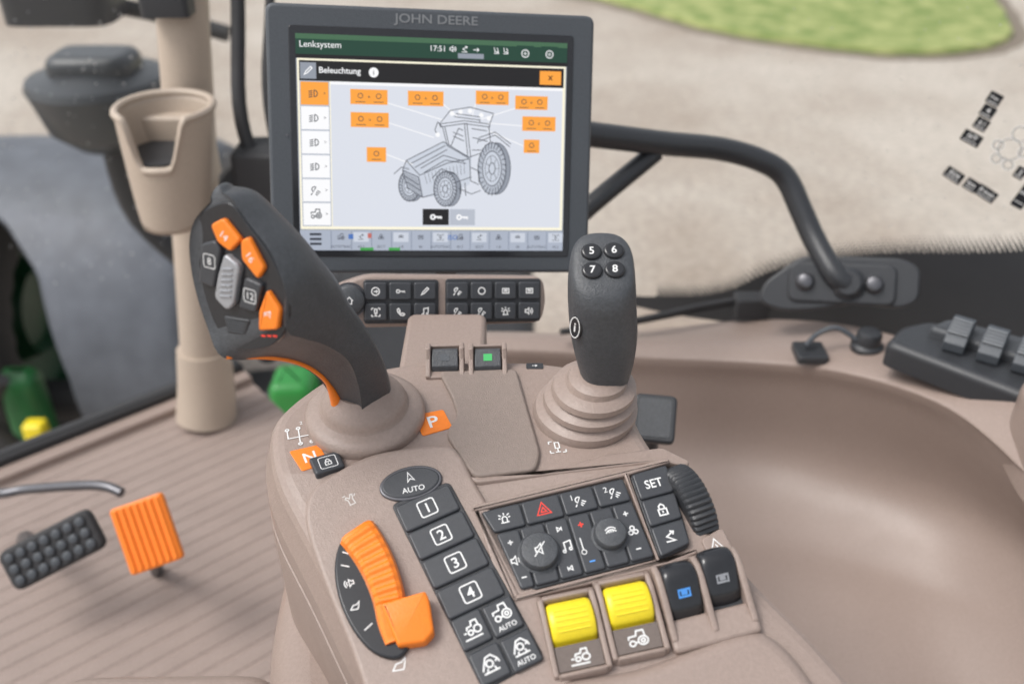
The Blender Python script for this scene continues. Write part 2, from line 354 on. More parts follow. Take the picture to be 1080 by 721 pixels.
# thumb tab: wedge block with straight edges
TB=sub(K2,-58,-93,0,16)
b=B();tabp=[(-13,9),(12.5,9),(13.5,4),(12,-13),(6,-17),(-9,-15)]
low=[(x,y,4) for x,y in tabp];hi_z=[15.5,17.5,16.5,11.5,10,10.5]
tabc=rnd(tabp,1.6,3)
def tabz(x,y): return 11.2+ (y+16)/25*5.6+ x*.03
lv_=[];
for inset,dz in [(0,None),(0,-1.8),(.35,-.8),(1.1,-.2),(2,0)]:
    q=off(ccw(tabc),inset);lv_.append([(x,y,2 if dz is None else tabz(x,y)+dz) for x,y in q])
b.loft(lv_,ORG)
build(b,"slider_tab",TB,sl,ang=30,label="orange wedge shaped thumb tab")
b=B().icon('bird',-61,-119,5,3.4,WHT,.7,30);build(b,"hare_symbol",K2,con)
b=B().icon('hand',-98,-19,4.2,3.4,WHD,.7,30);build(b,"hand_symbol",K2,con)
# ---- main panel
P=sub(K2,-19,-28,0,14.5)
b=B();b.prism(rnd([(-1,1),(90.5,1),(92.5,-53.5),(10,-54),(5,-30)],3),-.5,3.2,BLK,.8)
mp=build(b,"button_panel",P,con)
def pkey(poly,par,fn,nm="button",lab=None):
    b=B();b.prism(rnd(poly,2),2.5,5.2,BLKK,1.1);fn(b);build(b,nm,P,par,label=lab)
Z=5.35
pkey([(.5,0),(24.3,0),(24.5,-15),(5,-15)],mp,lambda b:b.icon('beacon',13,-7.5,3.6,Z,WHT,.7))
pkey([(25,0),(48.3,0),(48.5,-15),(25.2,-15)],mp,lambda b:b.icon('hazard',37,-7.5,4.3,Z,REDP,.65))
pkey([(49,0),(69.6,0),(69.8,-15),(49.2,-15)],mp,lambda b:b.icon('lamp',60,-8,3.8,Z,WHT,.7).text("1",55.5,-5,5,Z,WHT))
pkey([(70.2,0),(90,0),(90.3,-15),(70.4,-15)],mp,lambda b:b.icon('lamp',82,-8,3.8,Z,WHT,.7).text("2",77,-5,5,Z,WHT))
pkey([(5.8,-16),(19.6,-16),(19.6,-52.5),(11.5,-52.5)],mp,lambda b:b.icon('plus',12.5,-23.5,2.2,Z,WHT,.8).icon('speaker',13.6,-35,3.8,Z,WHT,.7).icon('minus',15,-46,2.2,Z,WHT,.8))
pkey([(20.2,-16),(34.6,-16),(34.6,-52.5),(20.2,-52.5)],mp,lambda b:b)
pkey([(35.2,-16),(48.9,-16),(48.9,-52.5),(35.2,-52.5)],mp,lambda b:b.icon('skip',43,-22.5,2.6,Z,WHT,.6,0).icon('note',44,-34.3,4,Z,WHT,.8).icon('skip',42,-47.5,2.6,Z,WHT,.6,180))
pkey([(49.6,-16),(62.6,-16),(62.6,-52.5),(49.6,-52.5)],mp,lambda b:b.icon('plus',56,-23,2.4,Z,REDP,.9).icon('minus',56,-46.5,2.4,Z,BLUP,.9).stroke([(53,-31),(53,-39)],.7,Z,WHT).stroke(circp(53,-40,1.4),.5,Z,WHT))
pkey([(63.2,-16),(77,-16),(77,-52.5),(63.2,-52.5)],mp,lambda b:b)
pkey([(77.6,-16),(90.4,-16),(92,-52.5),(77.6,-52.5)],mp,lambda b:b.icon('plus',84,-23,2.2,Z,WHT,.8).icon('fan',84.8,-34.5,3.6,Z,WHT,.8).icon('minus',84.5,-46,2.2,Z,WHT,.8))
for x,y,r,k in [(27.4,-33.9,11.6,'mute'),(70.8,-33.8,10,'air')]:
    b=B();b.rev([(r+1.2,3.5),(r+1.2,5.2),(r+.4,5.7),(r,6),(r-.3,9.5),(r-1.2,10.6),(r-3,11)],x,y,BLKG,48)
    b.icon(k,x,y,r*.42,11.15,WHT,.7)
    build(b,"rotary_knob",P,mp,label="round charcoal rotary knob with white symbol")
b=B();b.prism(rnd([(95,2),(120,3),(115.5,-51),(94.5,-55)],4),-.5,3.2,BLK,.8)
sp=build(b,"button_panel",P,con,label="narrow black button strip reading SET")
pkey([(96,1),(119,2),(117.8,-16),(95.8,-16.5)],sp,lambda b:b.text("SET",107,-8,8,Z,WHT,0,True,asp=.9))
pkey([(95.8,-17.4),(117.7,-17),(116.4,-33.5),(95.6,-34.5)],sp,lambda b:b.icon('lock',106.3,-26,4.2,Z,WHT,.9))
pkey([(95.5,-35.4),(116.3,-34.4),(115,-50.2),(95.4,-54)],sp,lambda b:b.icon('curve',105,-43.5,4,Z,WHT,.9))
b=B()
for q in [[(-5,3),(-1,6),(92,6),(121,7),(123,3.5),(95,1.8),(91.5,1.6),(-1,1.6)],[(91.6,4),(94.6,4),(93.8,-56),(92.8,-56)],[(8,-54.6),(92,-54.3),(95,-57),(118,-54),(117,-57),(95,-60),(6,-58)],[(-2.5,3),(-1.3,0),(9.5,-55),(6,-58),(-1,-32)]]:
    b.prism(rnd(q,1.2),-3,4.6,TAN,1.2)
build(b,"panel_frame",P,con)
FW=sub(K2,109,-17,-13,22)
b=B();rings=[]
nt_=44
for x,s in [(-8.5,.9),(-7.5,.965),(-6,1),(6,1),(7.5,.965),(8.5,.9)]:
    rg=[]
    for k in range(nt_*4):
        rr=27*s-(1.3 if (k%4)==0 else 0 if (k%4)==2 else .45);a=2*math.pi*k/(nt_*4);rg.append((x,rr*math.cos(a),rr*math.sin(a)))
    rings.append(rg)
b.loft(rings,BLK)
build(b,"thumb_wheel",FW,con,label="black knurled thumb wheel standing on edge",ang=25)
b=B();b.prism(rnd([(112,-44),(126,-36),(131,-50),(118,-60)],3),-2,1.5,TAN,1).icon('warn',121,-48,5,1.7,WHT,.7,15)
build(b,"warning_label",K2,con)
def rocker(fr,w,colm,nm,lab,icn='tractor',ic=WHT):
    e=empty(nm,fr,lab,None,None,con)
    b=B();b.prism(rnd(rect(-w/2-3.5,-28,w/2+3.5,17),4),-6,3,TAN,2)
    for s in (-1,1):
        b.exx([(18,-4),(19.5,6),(16,11),(8,12),(-4,10),(-14,8),(-26,6.5),(-28,-4)],s*(w/2+2.1)-1.7,s*(w/2+2.1)+1.7,TAN)
    b.exx([(14.6,-4),(14.2,8),(16,11),(18.5,9),(19.5,-4)],-w/2-1,w/2+1,TAN)
    b.exx([(-24,-4),(-24,5),(-26,6.5),(-28,3),(-28.5,-4)],-w/2-1,w/2+1,TAN)
    build(b,"housing",fr,e,bevel=.0012)
    b=B();b.prism(rect(-w/2-.2,-23.5,w/2+.2,14),2,3.6,TAUP,.2);build(b,"socket",fr,e)
    pr=cr2([(13,1),(13.8,6),(12.6,10.5),(9.4,13.2),(5,14.2),(0,13.8),(-4,12.2),(-7.6,9.2),(-9.0,6),(-9.6,1)],4)
    rings=[]
    hw=w/2
    for x,s in [(-hw,.80),(-hw+.3,.88),(-hw+1.1,.95),(-hw+2.6,.99)]+[(-hw+3+ (2*hw-6)*k/2,1) for k in range(3)]+[(hw-2.6,.99),(hw-1.1,.95),(hw-.3,.88),(hw,.80)]:
        rings.append([(x,1.5+(y-1.5)*s,7+(z-7)*s if z>3 else z) for y,z in pr])
    b=B();b.loft(rings,colm)
    for q,zz in ((-4.6,11.9),(-2,13.0),(.8,13.8),(3.6,14.1),(6.4,13.8)): b.exx([(q,zz-1),(q,zz+.6),(q+.9,zz+.6),(q+.9,zz-1)],-w/2+3.5,w/2-3.5,colm)
    build(b,"rocker_cap",fr,e,ang=50)
    b=B();b.exx([(-10.8,3),(-10.8,8),(-23.8,5.2),(-23.8,3)],-w/2,w/2,TAUP)
    fs=(8-5.2)/13
    for pl_ in ICON[icn]:
        n0=len(b.v);b.stroke([(x*5.6,-17.6+y*4.4) for x,y in pl_],.9,0,ic)
        for i in range(n0,len(b.v)):
            x,y,z=b.v[i];b.v[i]=(x,y,5.2+(y+23.8)*fs+.25)
    build(b,"symbol_plate",fr,e,bevel=0)
    return e
rocker(sub(K2,33.5,-97,0,12),25.5,YEL,"rocker_switch","yellow rocker switch with tractor symbol plate below",'tractors')
rocker(sub(K2,66,-87.5,0,12),25.5,YEL,"rocker_switch","yellow rocker switch with tractor symbol plate below",'tractor')
def drocker(fr,c,icn,ic,lab):
    e=empty("rocker_switch",fr,lab,None,None,con)
    b=B();b.prism(rnd(rect(-11,-16,11,15),3),-6,2.4,BLK,1);
    build(b,"socket",fr,e)
    pf=cr2([(14.5,1),(16.5,8),(16,14),(13,18),(8,19.3),(2.5,17.6),(-3,13.8),(-8,10.6),(-11,7.5),(-12,1)],3)
    rings=[];cy,cz=1,9
    for x,s in [(-9.9,.78),(-9.6,.86),(-8.8,.93),(-7.2,.975),(-5,1),(0,1.015),(5,1),(7.2,.975),(8.8,.93),(9.6,.86),(9.9,.78)]:
        rings.append([(x,cy+(y-cy)*s,cz+(z-cz)*s if z>3 else z) for y,z in pf])
    b=B();b.loft(rings,c)
    build(b,"rocker_cap",fr,e,ang=60)
    b=B()
    for pl_ in ICON[icn]:
        n0=len(b.v);b.stroke([(x*4.6,-2.6+y*3.2) for x,y in pl_],1.0,0,ic)
        for i in range(n0,len(b.v)):
            x,y,z=b.v[i];b.v[i]=(x,y,interp([(-8,10.7),(-6,12),(-3,13.9),(0,16.2),(2.5,17.9)],y)+.45)
    build(b,"symbol",fr,e)
F3=sub(K2,96,-79,0,14);F4=sub(K2,118.5,-70.5,0,14)
drocker(F3,BLKS,'box',BLUP,"glossy black rocker paddle with blue symbol");drocker(F4,BLKS,'box',GREY,"glossy black rocker paddle with pale symbol")
b=B()
for x in (-13.6,10.2,33.8):
    b.exx([(17,-4),(19,5),(17,14),(11,17),(4,16.5),(-6,13),(-16,9),(-25,6.5),(-28,-4)],x,x+4.0,TAN)
b.exx([(16.5,-4),(16.5,8),(18,11),(20,6),(20,-4)],-12,36,TAN)
b.prism(rnd(rect(-14,-31,38,-13),4),-5,5.8,TAN,2.2)
build(b,"rocker_surround",F3,con,bevel=.0017)
for (x,c) in [(-47,BLKG),(-17,BLKG)]:
    fr=sub(K1,x,103,0,2);e=empty("rocker_switch",fr,"small dark rocker in tan housing",None,None,con)
    b=B();b.exx([(14,-6),(15,6),(9,14),(2,15),(-2,8),(-14,3),(-14,-6)],-13.5,-10,TAN);b.exx([(14,-6),(15,6),(9,14),(2,15),(-2,8),(-14,3),(-14,-6)],10,13.5,TAN)
    b.prism(rect(-12,-14,12,14),-6,2,TAN,1);b.exx([(13,0),(14,9),(11,10),(10,0)],-11,11,TAN)
    build(b,"housing",fr,e,bevel=.001)
    b=B();b.exx([(9,1),(9,9),(4,12),(-7,6),(-8,1)],-9.2,9.2,c)
    n0=len(b.v);b.flat(rect(-3,-3.5,3,1),0,GRNP if x>-30 else DGREY)
    for i in range(n0,len(b.v)):
        X,Y,_=b.v[i];b.v[i]=(X,Y,12+(Y-4)*6/11+.25)
    build(b,"rocker_cap",fr,e,bevel=.0008)
b=B();b.prism(rnd([(-172,545),(-60,570),(90,530),(150,200),(-110,200),(-168,420)],50,8),0,385,TAN,30,6)
build(b,"console_pedestal",W0,None,"smooth tan plastic pedestal under the armrest console","pedestal",ang=50)

# ================= DRIVE LEVER =================
lev=empty("drive_lever",K1@M4.Translation((-.097,.051,0)),"charcoal multifunction lever with orange trim on round tan boot","control lever")
HL=[(-160,463,688),(-171,465,676),(-176,464,661),(-176,460,640),(-171,453,618),(-162,445,601),(-140,457,592),(-127,470,578),(-118,478,562),(-115,488,541),(-114,494,520)]
HC=[(-152,461,694),(-146,457,693),(-136,450,681),(-125,442,669),(-118,434,652),(-119,430,630),(-113,439,618),(-105,453,604),(-96,464,586),(-93,472,562),(-94,480,535)]
HR=[(-153,484,688),(-140,482,685),(-127,479,672),(-116,476,659),(-107,474,646),(-100,474,634),(-95,476,618),(-88,482,598),(-81,486,575),(-78,494,549),(-79,500,524)]
fdir=V((0,.8387,-.5446))
rings=[]
for i,(l,c,r_) in enumerate(zip(HL,HC,HR)):
    l,c,r_=V(l),V(c),V(r_)
    th=[6,12,16,18,19,20,19,18,17,16,15][i]
    ctr=(l+r_)/2
    m1=l+(c-l)*.10;m2=l+(c-l)*.92
    cr_=c*.5+r_*.5+((c+r_)/2-ctr).normalized()*(r_-l).length*.08
    b1=r_*.72+l*.28+fdir*th;b2=r_*.25+l*.75+fdir*th*.85
    rings.append([l,m1,l*.5+c*.5,m2,c,cr_,r_,b1,b2])
nn=len(rings[0]);cols_=[cr([rg[k] for rg in rings],5) for k in range(nn)]
rr=[[cols_[k][j] for k in range(nn)] for j in range(len(cols_[0]))]
rr=[cr(rg,3,True) for rg in rr]
tipc=sum(rr[0],V((0,0,0)))/len(rr[0]);d=(tipc-sum(rr[3],V((0,0,0)))/len(rr[3])).normalized()
pre=[[tipc+(q-tipc)*s+d*h for q in rr[0]] for s,h in [(.25,5.5),(.6,4.2),(.85,2.2)]]
b=B();b.loft(pre+rr,BLKG)
build(b,"grip",W0,lev,ang=60)
nH=V((-.447,-.875,.187))
FH=frame((-.152,.450,.646),(.8905,-.4549,0),nH.cross(V((.8905,-.4549,0))))
b=B();fp=[(-22,32),(-9,42.5),(2,44.5),(13,35),(27,22),(37,5),(38,-14),(25,-31),(-2,-40),(-8,-36),(-23,-8),(-25.5,12)]
b.prism(cr2(fp,4),-4,.9,BLKS,.8)
build(b,"face_plate",FH,lev)
def hb(poly,m,t,nm="button",lab=None,r=2,h=3.8,txt=WHT,k=1.13,ribs=0,ta=0):
    b=B();x=sum(q[0] for q in poly)/len(poly);y=sum(q[1] for q in poly)/len(poly)
    poly=[(x+(a-x)*k,y+(c-y)*k) for a,c in poly]
    b.prism(rnd(poly,r),0,h,m,1.3,4)
    for i in range(ribs):
        yy=y+9-i*3.2;b.prism(rnd([(x-3.8-(i*.5)+2,yy-1),(x+4.5-i*.35+1,yy+.6),(x+4.5-i*.35+1,yy+1.9),(x-3.8-(i*.5)+2,yy+.3)],.5),h-.5,h+.9,m,.5,2)
    if t in ICON:b.icon(t,x,y,2.8,h+.12,txt,.5,ta)
    elif t and t[0]=='_':b.text(t[1:],x,y,6,h+.12,txt,ta,False)
    elif t:
        q=rnd(rect(x-4,y-3.8,x+4,y+3.8),1.5);b.stroke(q+[q[0]],.45,h+.12,txt);b.text(t,x,y,5.8,h+.12,txt,0,False)
    build(b,nm,FH,lev,label=lab)
# two orange keys following the upper right edge, each a clean rounded quad
hb([(-10,31),(-2,36),(8.6,27.2),(1.6,19.8),(-6,23)],ORG,'_14',lab="orange lever button",k=1.1,ta=-35)
hb([(10,26.4),(14.6,29.2),(24.4,15.4),(20,8.6),(10.2,17)],ORG,'_16',lab="orange lever button",k=1.08,ta=-50)
hb([(-17,18.5),(-9,21.8),(-5.2,18),(-10.6,-3),(-20.2,-2)],BLKK,'8',k=1.12)
hb([(-1.3,16.1),(8.2,11.6),(3.8,-9.3),(-.7,-14),(-8.8,-8.8),(-5.8,4)],GREY,None,lab="silver grey ribbed lever rocker",k=1.1,h=4.6,ribs=6,r=3)
hb([(12,6.2),(22.6,4.8),(18.3,-11),(7.6,-11)],BLKK,'12',k=1.1)
hb([(26.5,3),(35,-6),(33,-17.5),(20.4,-21.5),(21,-10)],ORG,'hitch',lab="orange lever button",k=1.03)
hb([(-5,-20.5),(12,-18.5),(9,-27.5),(-2.5,-29.5)],BLK,None,h=2)
b=B()
for i in range(5): b.stroke([(-3.5+i*.2,-21.8-i*1.5),(9.5-i*.3,-20.8-i*1.5)],.5,2.15,DGREY)
build(b,"slotted_insert",FH,lev)
b=B()
for x in (20,24,28): b.stroke([(x,-25.5+(x-20)*.25),(x+3,-24.9+(x-20)*.25)],1.1,1.1,REDP)
build(b,"indicator",FH,lev)
tp=[]
for j,f_ in zip(range(5,11),(.02,.05,.08,.1,.12,.15)):
    l,c=V(HL[j]),V(HC[j]);tp.append(l+(c-l)*f_+V((-.6,-.8,-.3))*.3)
b=B();b.tube(tp,lambda t:1.5+4.6*max(0,t-.66)/.34,ORG,14)
build(b,"trim_strip",W0,lev,label="orange trim strip along the lever underside")
b=B();b.rev([(39,-2),(39.5,3),(39,6),(37,8.5),(33,10),(29.5,11),(28.5,12.5),(28,15),(26,18.5),(23,21.5),(20,25),(18,28)],-97,51,TAND,56)
build(b,"boot",K1,lev,ang=40)

# ================= JOYSTICK =================
joy=empty("joystick",K1@M4.Translation((.048,.058,0)),"charcoal joystick with four numbered buttons on tan bellows boot","joystick")
st=[(.520,.0585,.507,.012,.012,0),(.533,.0602,.508,.0135,.0135,0),(.545,.0605,.508,.0155,.017,0),(.560,.0597,.509,.0188,.0205,.05),(.580,.0580,.509,.0212,.023,.12),(.600,.0560,.509,.0212,.0238,.22),(.6135,.0552,.508,.0207,.0232,.42),(.6225,.0550,.5072,.0196,.0215,.6),(.6265,.0550,.5068,.0178,.0190,.62),(.6282,.0550,.5066,.013,.0145,.62),(.6286,.0550,.5066,.006,.007,.62)]
rings=[]
for z,x,y,rx,ry,k in st:
    rg=[]
    for i in range(44):
        a=2*math.pi*i/44;c_,s_=math.cos(a),math.sin(a);e=.74
        px=rx*math.copysign(abs(c_)**e,c_);py=ry*math.copysign(abs(s_)**e,s_);rg.append(V((x+px,y+py,z+py*k))*1000)
    rings.append(rg)
cc=[cr([rg[k] for rg in rings],4) for k in range(44)]
b=B();b.loft([[cc[k][j] for k in range(44)] for j in range(len(cc[0]))],BLKG)
build(b,"grip",W0,joy,ang=60)
FJ=tilt((.055,.5066,.6288),32)
for i,(x,y) in enumerate([(-6.8,6.6),(6.8,7.4),(-6.8,-6.4),(6.8,-5.8)]):
    b=B();b.prism([(x+p_[0],y+p_[1]) for p_ in circ(0,0,6.3,28,5.6)],-3,2.0,BLKS,1.4,4).text(str(5+i),x,y,7,2.15,WHT,0,True)
    build(b,"button",FJ,joy)
FS=frame((.0395,.4915,.592),(.72,-.69,0),(0,.1,1))
b=B();b.prism(circ(0,0,4.8,28,8.5),-3,1.6,BLKS,1);q=circ(0,0,3.7,24,7);b.stroke(q+[q[0]],.6,1.75,WHT);b.text("i",0,0,9,1.75,WHT,0,True)
build(b,"side_button",FS,joy)
b=B();pf=[(33.5,-2),(34.5,2),(33.8,6),(30,8),(28.5,9),(30.5,11),(30.5,15),(27,17),(25.5,18),(27.5,20),(27,24),(23,26),(20,27),(19,31),(15,33.5),(12,34)]
b.rev([(r_,z) for r_,z in pf],48,56,TAND,56,.25)
build(b,"boot",K1,joy,ang=30)

# ================= MONITOR =================
FM=frame((-.0656,.7618,.6042),(.987,.1435,-.0765),(.014,.3905,.9209))
mon=empty("monitor",FM,"dark grey touchscreen monitor showing lighting menu with tractor drawing","monitor")
b=B();b.prism(rnd(rect(-136,-109,136,109),8,6),-32,0,DGREY,3,4)
b.prism(rnd(rect(-118,-95,118,92),3),-1,.8,BLKS,.6)
b.text("JOHN DEERE",2,99.5,10,.4,EMB,0,True,asp=1.2)
b.flat(circ(-121,5,1.2,10),.9,STEEL)
build(b,"housing",FM,mon)
SX=lambda x:(x-140.5)*225/281
SY=lambda y:85.5-y*175/218
b=B()
def R(x0,y0,x1,y1,m,z=0): b.flat(rect(SX(x0),SY(y1),SX(x1),SY(y0)),1.2+z*.04,m)
def T(t,x,y,s,m,z=5,left=False,bold=False): b.text(t,SX(x),SY(y),s*.8,1.2+z*.04,m,0,bold,left)
def St(pts,w,m,z=5): b.stroke([(SX(x),SY(y)) for x,y in pts],w*.8,1.2+z*.04,m)
R(0,0,281,218,S_GRY);R(0,0,281,24,S_HEAD,1);R(0,0,281,5,S_HD2,2);R(0,20,281,24,S_BLK,2)
T("Lenksystem",4,11,9,S_WHT,left=True);T("17:51",144,10,8,S_WHT)
for x,k in [(160,'speaker'),(172,'curve'),(184,'right'),(205,'seat'),(215,'seat')]: b.icon(k,SX(x),SY(10),3,1.42,S_WHT,.6)
for x in (236,262): R(x-9,4,x+9,20,S_HEAD,3);b.icon('ring',SX(x),SY(12),4,1.45,S_WHT,.7);T("+",x,12,8,S_WHT)
R(165,14,192,19,S_GRY,4)
R(1,24,280,196,S_CRM,3);R(3,26,278,46,S_BLK,4);R(4,28,20,44,S_GRY,5);b.icon('pencil',SX(12),SY(36),4,1.45,S_WHT,.8)
T("Beleuchtung",23,36,8.6,S_WHT,6,True,True);b.flat(circ(SX(78),SY(36),4,16),1.44,S_WHT);T("i",78,36,7,S_BLK,8,bold=True)
R(252,29,275,43,S_ORG,6);T("x",263.5,36,10,S_BLK,8,bold=True)
R(3,46,33,193,S_SH,4)
for i in range(6):
    R(4,47+i*24.4,32,69.8+i*24.4,S_ORG if i==0 else S_WHT,5);b.icon('head' if i<4 else 'lamp' if i==4 else 'tractor',SX(17),SY(58.5+i*24.4),4.4,1.46,S_LN,.8)
    T(">",28,58+i*24.4,5,S_LN,7)
R(34,46,277,193,S_BG,5);R(34,46,277,49,S_WHT,6)
tags=[(54,53,92,68),(113,53,150,68),(184,51,219,65),(226,55,261,69),(54,76,93,91),(234,76,270,91),(70,111,90,126),(236,100,253,114)]
for x0,y0,x1,y1 in tags:
    R(x0,y0,x1,y1,S_ORG,7);w=x1-x0;cs=[(x0+x1)/2] if w<25 else [x0+w*.27,x0+w*.76]
    for c_ in cs:b.icon('ring',SX(c_),SY((y0+y1)/2-1),2.6,1.52,S_LN,.6);St([(c_-5,(y0+y1)/2+5),(c_+5,(y0+y1)/2+5)],.7,S_LN,8)
    if len(cs)>1:T("+",(x0+x1)/2,(y0+y1)/2,6,S_LN,8)
for x0,y0,x1,y1 in [(92,66,150,82),(150,66,165,78),(184,64,180,78),(226,68,190,80),(93,86,140,100),(234,86,197,84),(90,118,118,128),(236,107,198,92)]: St([(x0,y0),(x1,y1)],.9,S_WHT,7)
def El(cx,cy,rx,ry,w=1,m=S_LN,z=9,a0=0,a1=360):
    St([(cx+rx*math.cos(rad(a0+(a1-a0)*i/24)),cy+ry*math.sin(rad(a0+(a1-a0)*i/24))) for i in range(25)],w,m,z)
def Fi(pts,m,z): b.flat([(SX(x),SY(y)) for x,y in pts],1.2+z*.04,m)
def wheel(cx,cy,rx,ry,z,dx):
    Fi([(cx+dx+rx*math.cos(2*math.pi*i/28),cy+ry*math.sin(2*math.pi*i/28)) for i in range(28)],S_GRY,z)
    El(cx+dx,cy,rx,ry,.7,S_LN,z+.1)
    Fi([(cx+rx*math.cos(2*math.pi*i/28),cy+ry*math.sin(2*math.pi*i/28)) for i in range(28)],S_SH,z+.2)
    El(cx,cy,rx,ry,.9,S_LN,z+.4);El(cx,cy,rx*.68,ry*.68,.8,S_LN,z+.4);El(cx,cy,rx*.5,ry*.5,.5,S_LN,z+.4);El(cx,cy,rx*.22,ry*.22,.8,S_LN,z+.4)
    Fi([(cx+rx*.64*math.cos(2*math.pi*i/24),cy+ry*.64*math.sin(2*math.pi*i/24)) for i in range(24)],S_TL,z+.3)
    for i in range(26):
        a=2*math.pi*i/26;St([(cx+rx*.76*math.cos(a),cy+ry*.76*math.sin(a)),(cx+rx*1.05*math.cos(a+.12),cy+ry*1.05*math.sin(a+.12))],.8,S_LN,z+.4)
    for i in range(7):
        a=2*math.pi*i/7;St([(cx+rx*.22*math.cos(a),cy+ry*.22*math.sin(a)),(cx+rx*.5*math.cos(a),cy+ry*.5*math.sin(a))],.5,S_LN,z+.4)
wheel(114,150,11,16,6.1,4)
Fi([(146,88),(162,70),(196,74),(206,90),(202,128),(178,134),(156,112)],S_BG,6.7)
Fi([(107,134),(111,124),(150,104),(180,120),(178,148),(150,160),(128,162),(112,152)],S_TL,6.8)
Fi([(107,134),(124,141),(128,162),(112,152)],S_SH,6.9)
wheel(152,153,12,18,7.2,5)
wheel(202,131,15,27,7.2,5)
for pl_ in [[(146,86),(157,72),(178,68),(203,74),(199,85),(172,82),(146,86)],[(146,86),(147,89),(172,85),(199,88),(199,85)],[(149,89),(154,108)],[(151.5,89),(156,108)],[(172,84),(176,120)],[(174.5,84),(179,120)],[(198,87),(200,104)],[(154,108),(176,120),(190,115)],[(107,134),(111,124),(150,104),(176,119)],[(111,124),(125,139),(154,126),(178,121)],[(107,134),(112,152),(128,162),(142,158)],[(107,134),(124,141),(128,162)],[(178,121),(179,144),(188,148)],[(163,146),(180,140)],[(188,103),(205,96),(221,108)],[(186,105),(188,99),(205,93),(222,105)],[(158,108),(166,90)],[(166,90),(171,92)],[(98,138),(106,131),(114,133)],[(138,142),(148,132),(164,138)],[(179,130),(188,134),(188,146)],[(160,94),(171,98)],[(160,98),(172,103)],[(180,90),(196,92)],[(181,99),(197,103)],[(180,112),(190,112)],[(126,132),(150,118),(172,124)],[(130,136),(152,123),(174,126)],[(166,152),(180,158),(190,154)],[(168,146),(168,158)],[(173,146),(174,160)],[(149,89),(144,84),(141,92),(144,98)],[(116,127),(152,108)],[(120,131),(154,112)],[(188,80),(189,84)],[(163,75),(190,78)],[(161,78),(188,81)],[(109,140),(124,149)],[(111,146),(126,155)]]: St(pl_,.8,S_LN,9)
for i in range(12):St([(130+i*3.8,137-i*1.0),(133+i*3.6,148-i*1.0)],.4,S_LN,7.1)
for i in range(7):St([(109+i*2.3,136+i*1.1),(113+i*2.3,151+i*1.7)],.4,S_LN,7.1)
for x,y in [(159,75),(168,73),(178,72),(190,76),(198,79),(144,97)]: b.flat(circ(SX(x),SY(y),2,10),1.6,S_WHT)
R(128,174,156,191,S_BLK,9.5);R(157,174,184,191,S_SH,9.5);b.icon('key',SX(142),SY(182.5),5,1.64,S_WHT,1.4);b.icon('key',SX(170),SY(182.5),5,1.64,S_WHT,1.4)
R(0,197,281,218,S_BAR,1)
for k in range(3):R(10,200+k*5,22,202.5+k*5,S_LN,4)
for i,x in enumerate(range(42,281,21)):
    St([(x-10,198),(x-10,217)],.8,S_TD,3);R(x-8,199,x+8,209,S_TL if i%2 else S_BAR,3)
    b.icon(['tractor','curve','fan','air','box','lever'][i%6],SX(x),SY(204),2.8,1.4,S_LN,.5);T(["AUTOTRAC","43.2","SECT","1.8","00"][i%5],x,214,4,S_LN,6)
T("ISO",160,204,7,S_BLU,6,bold=True)
R(62,215,76,218,S_GRN,5);R(92,215,104,218,S_GRN,5);R(50,201,55,206,S_BLU,6);R(70,200,74,205,S_RED,6)
build(b,"screen",FM,mon,ang=1)
b=B();b.tube([(-66,790,600),(-60,790,540),(-58,730,500)],10,DGREY);build(b,"mounting_arm",W0,mon)

# ================= KEYPAD MODULE =================
FK=frame((-.057,.659,.512),(.987,.1435,-.0765),(.014,.42,.9))
kp=empty("button_keypad",FK,"tan keypad module with two rows of black buttons below monitor","keypad")
b=B();b.prism(rnd([(-84,-16),(-62,-21.5),(82,-19),(86,0),(83,19),(-60,21),(-86,12)],8,5),-14,2,TAND,3,4)
b.prism(rnd(rect(-62,-18,-2.5,17),3),0,3.4,BLK,.8);b.prism(rnd(rect(3,-17.5,81,17.5),3),0,3.4,BLK,.8)
build(b,"housing",FK,kp)
ks=['ringarrow','key','pencil','lever','phone','note','lamp','ring','box','box','lamp','lamp','beacon','speaker']
i=0
for x0,nc in [(-52.5,3),(12.5,4)]:
    for r_ in range(2):
        for c_ in range(nc):
            x=x0+c_*19.5;y=8-r_*16.5
            b=B();b.prism(rnd(rect(x-8.8,y-7,x+8.8,y+7),2.2),3,6.2,BLKK,1.1).icon(ks[i%14],x,y,3.6,6.35,WHT,.9);i+=1
            build(b,"button",FK,kp)
b=B();b.rev([(12.5,1),(12.5,6),(11.5,9),(10,10)],-73,1,BLKG,40).rev([(14,0),(14,3)],-73,1,STEEL,40).icon('home',-73,1,3.6,10.15,WHT,.8)
build(b,"selector_knob",FK,kp)
b=B();b.prism(rnd(rect(-82,555,-20,640),8),440,512,TAND,4)
b.prism(rnd(rect(-76,600,-28,650),8),380,500,TAND,4)
build(b,"stem",W0,kp)

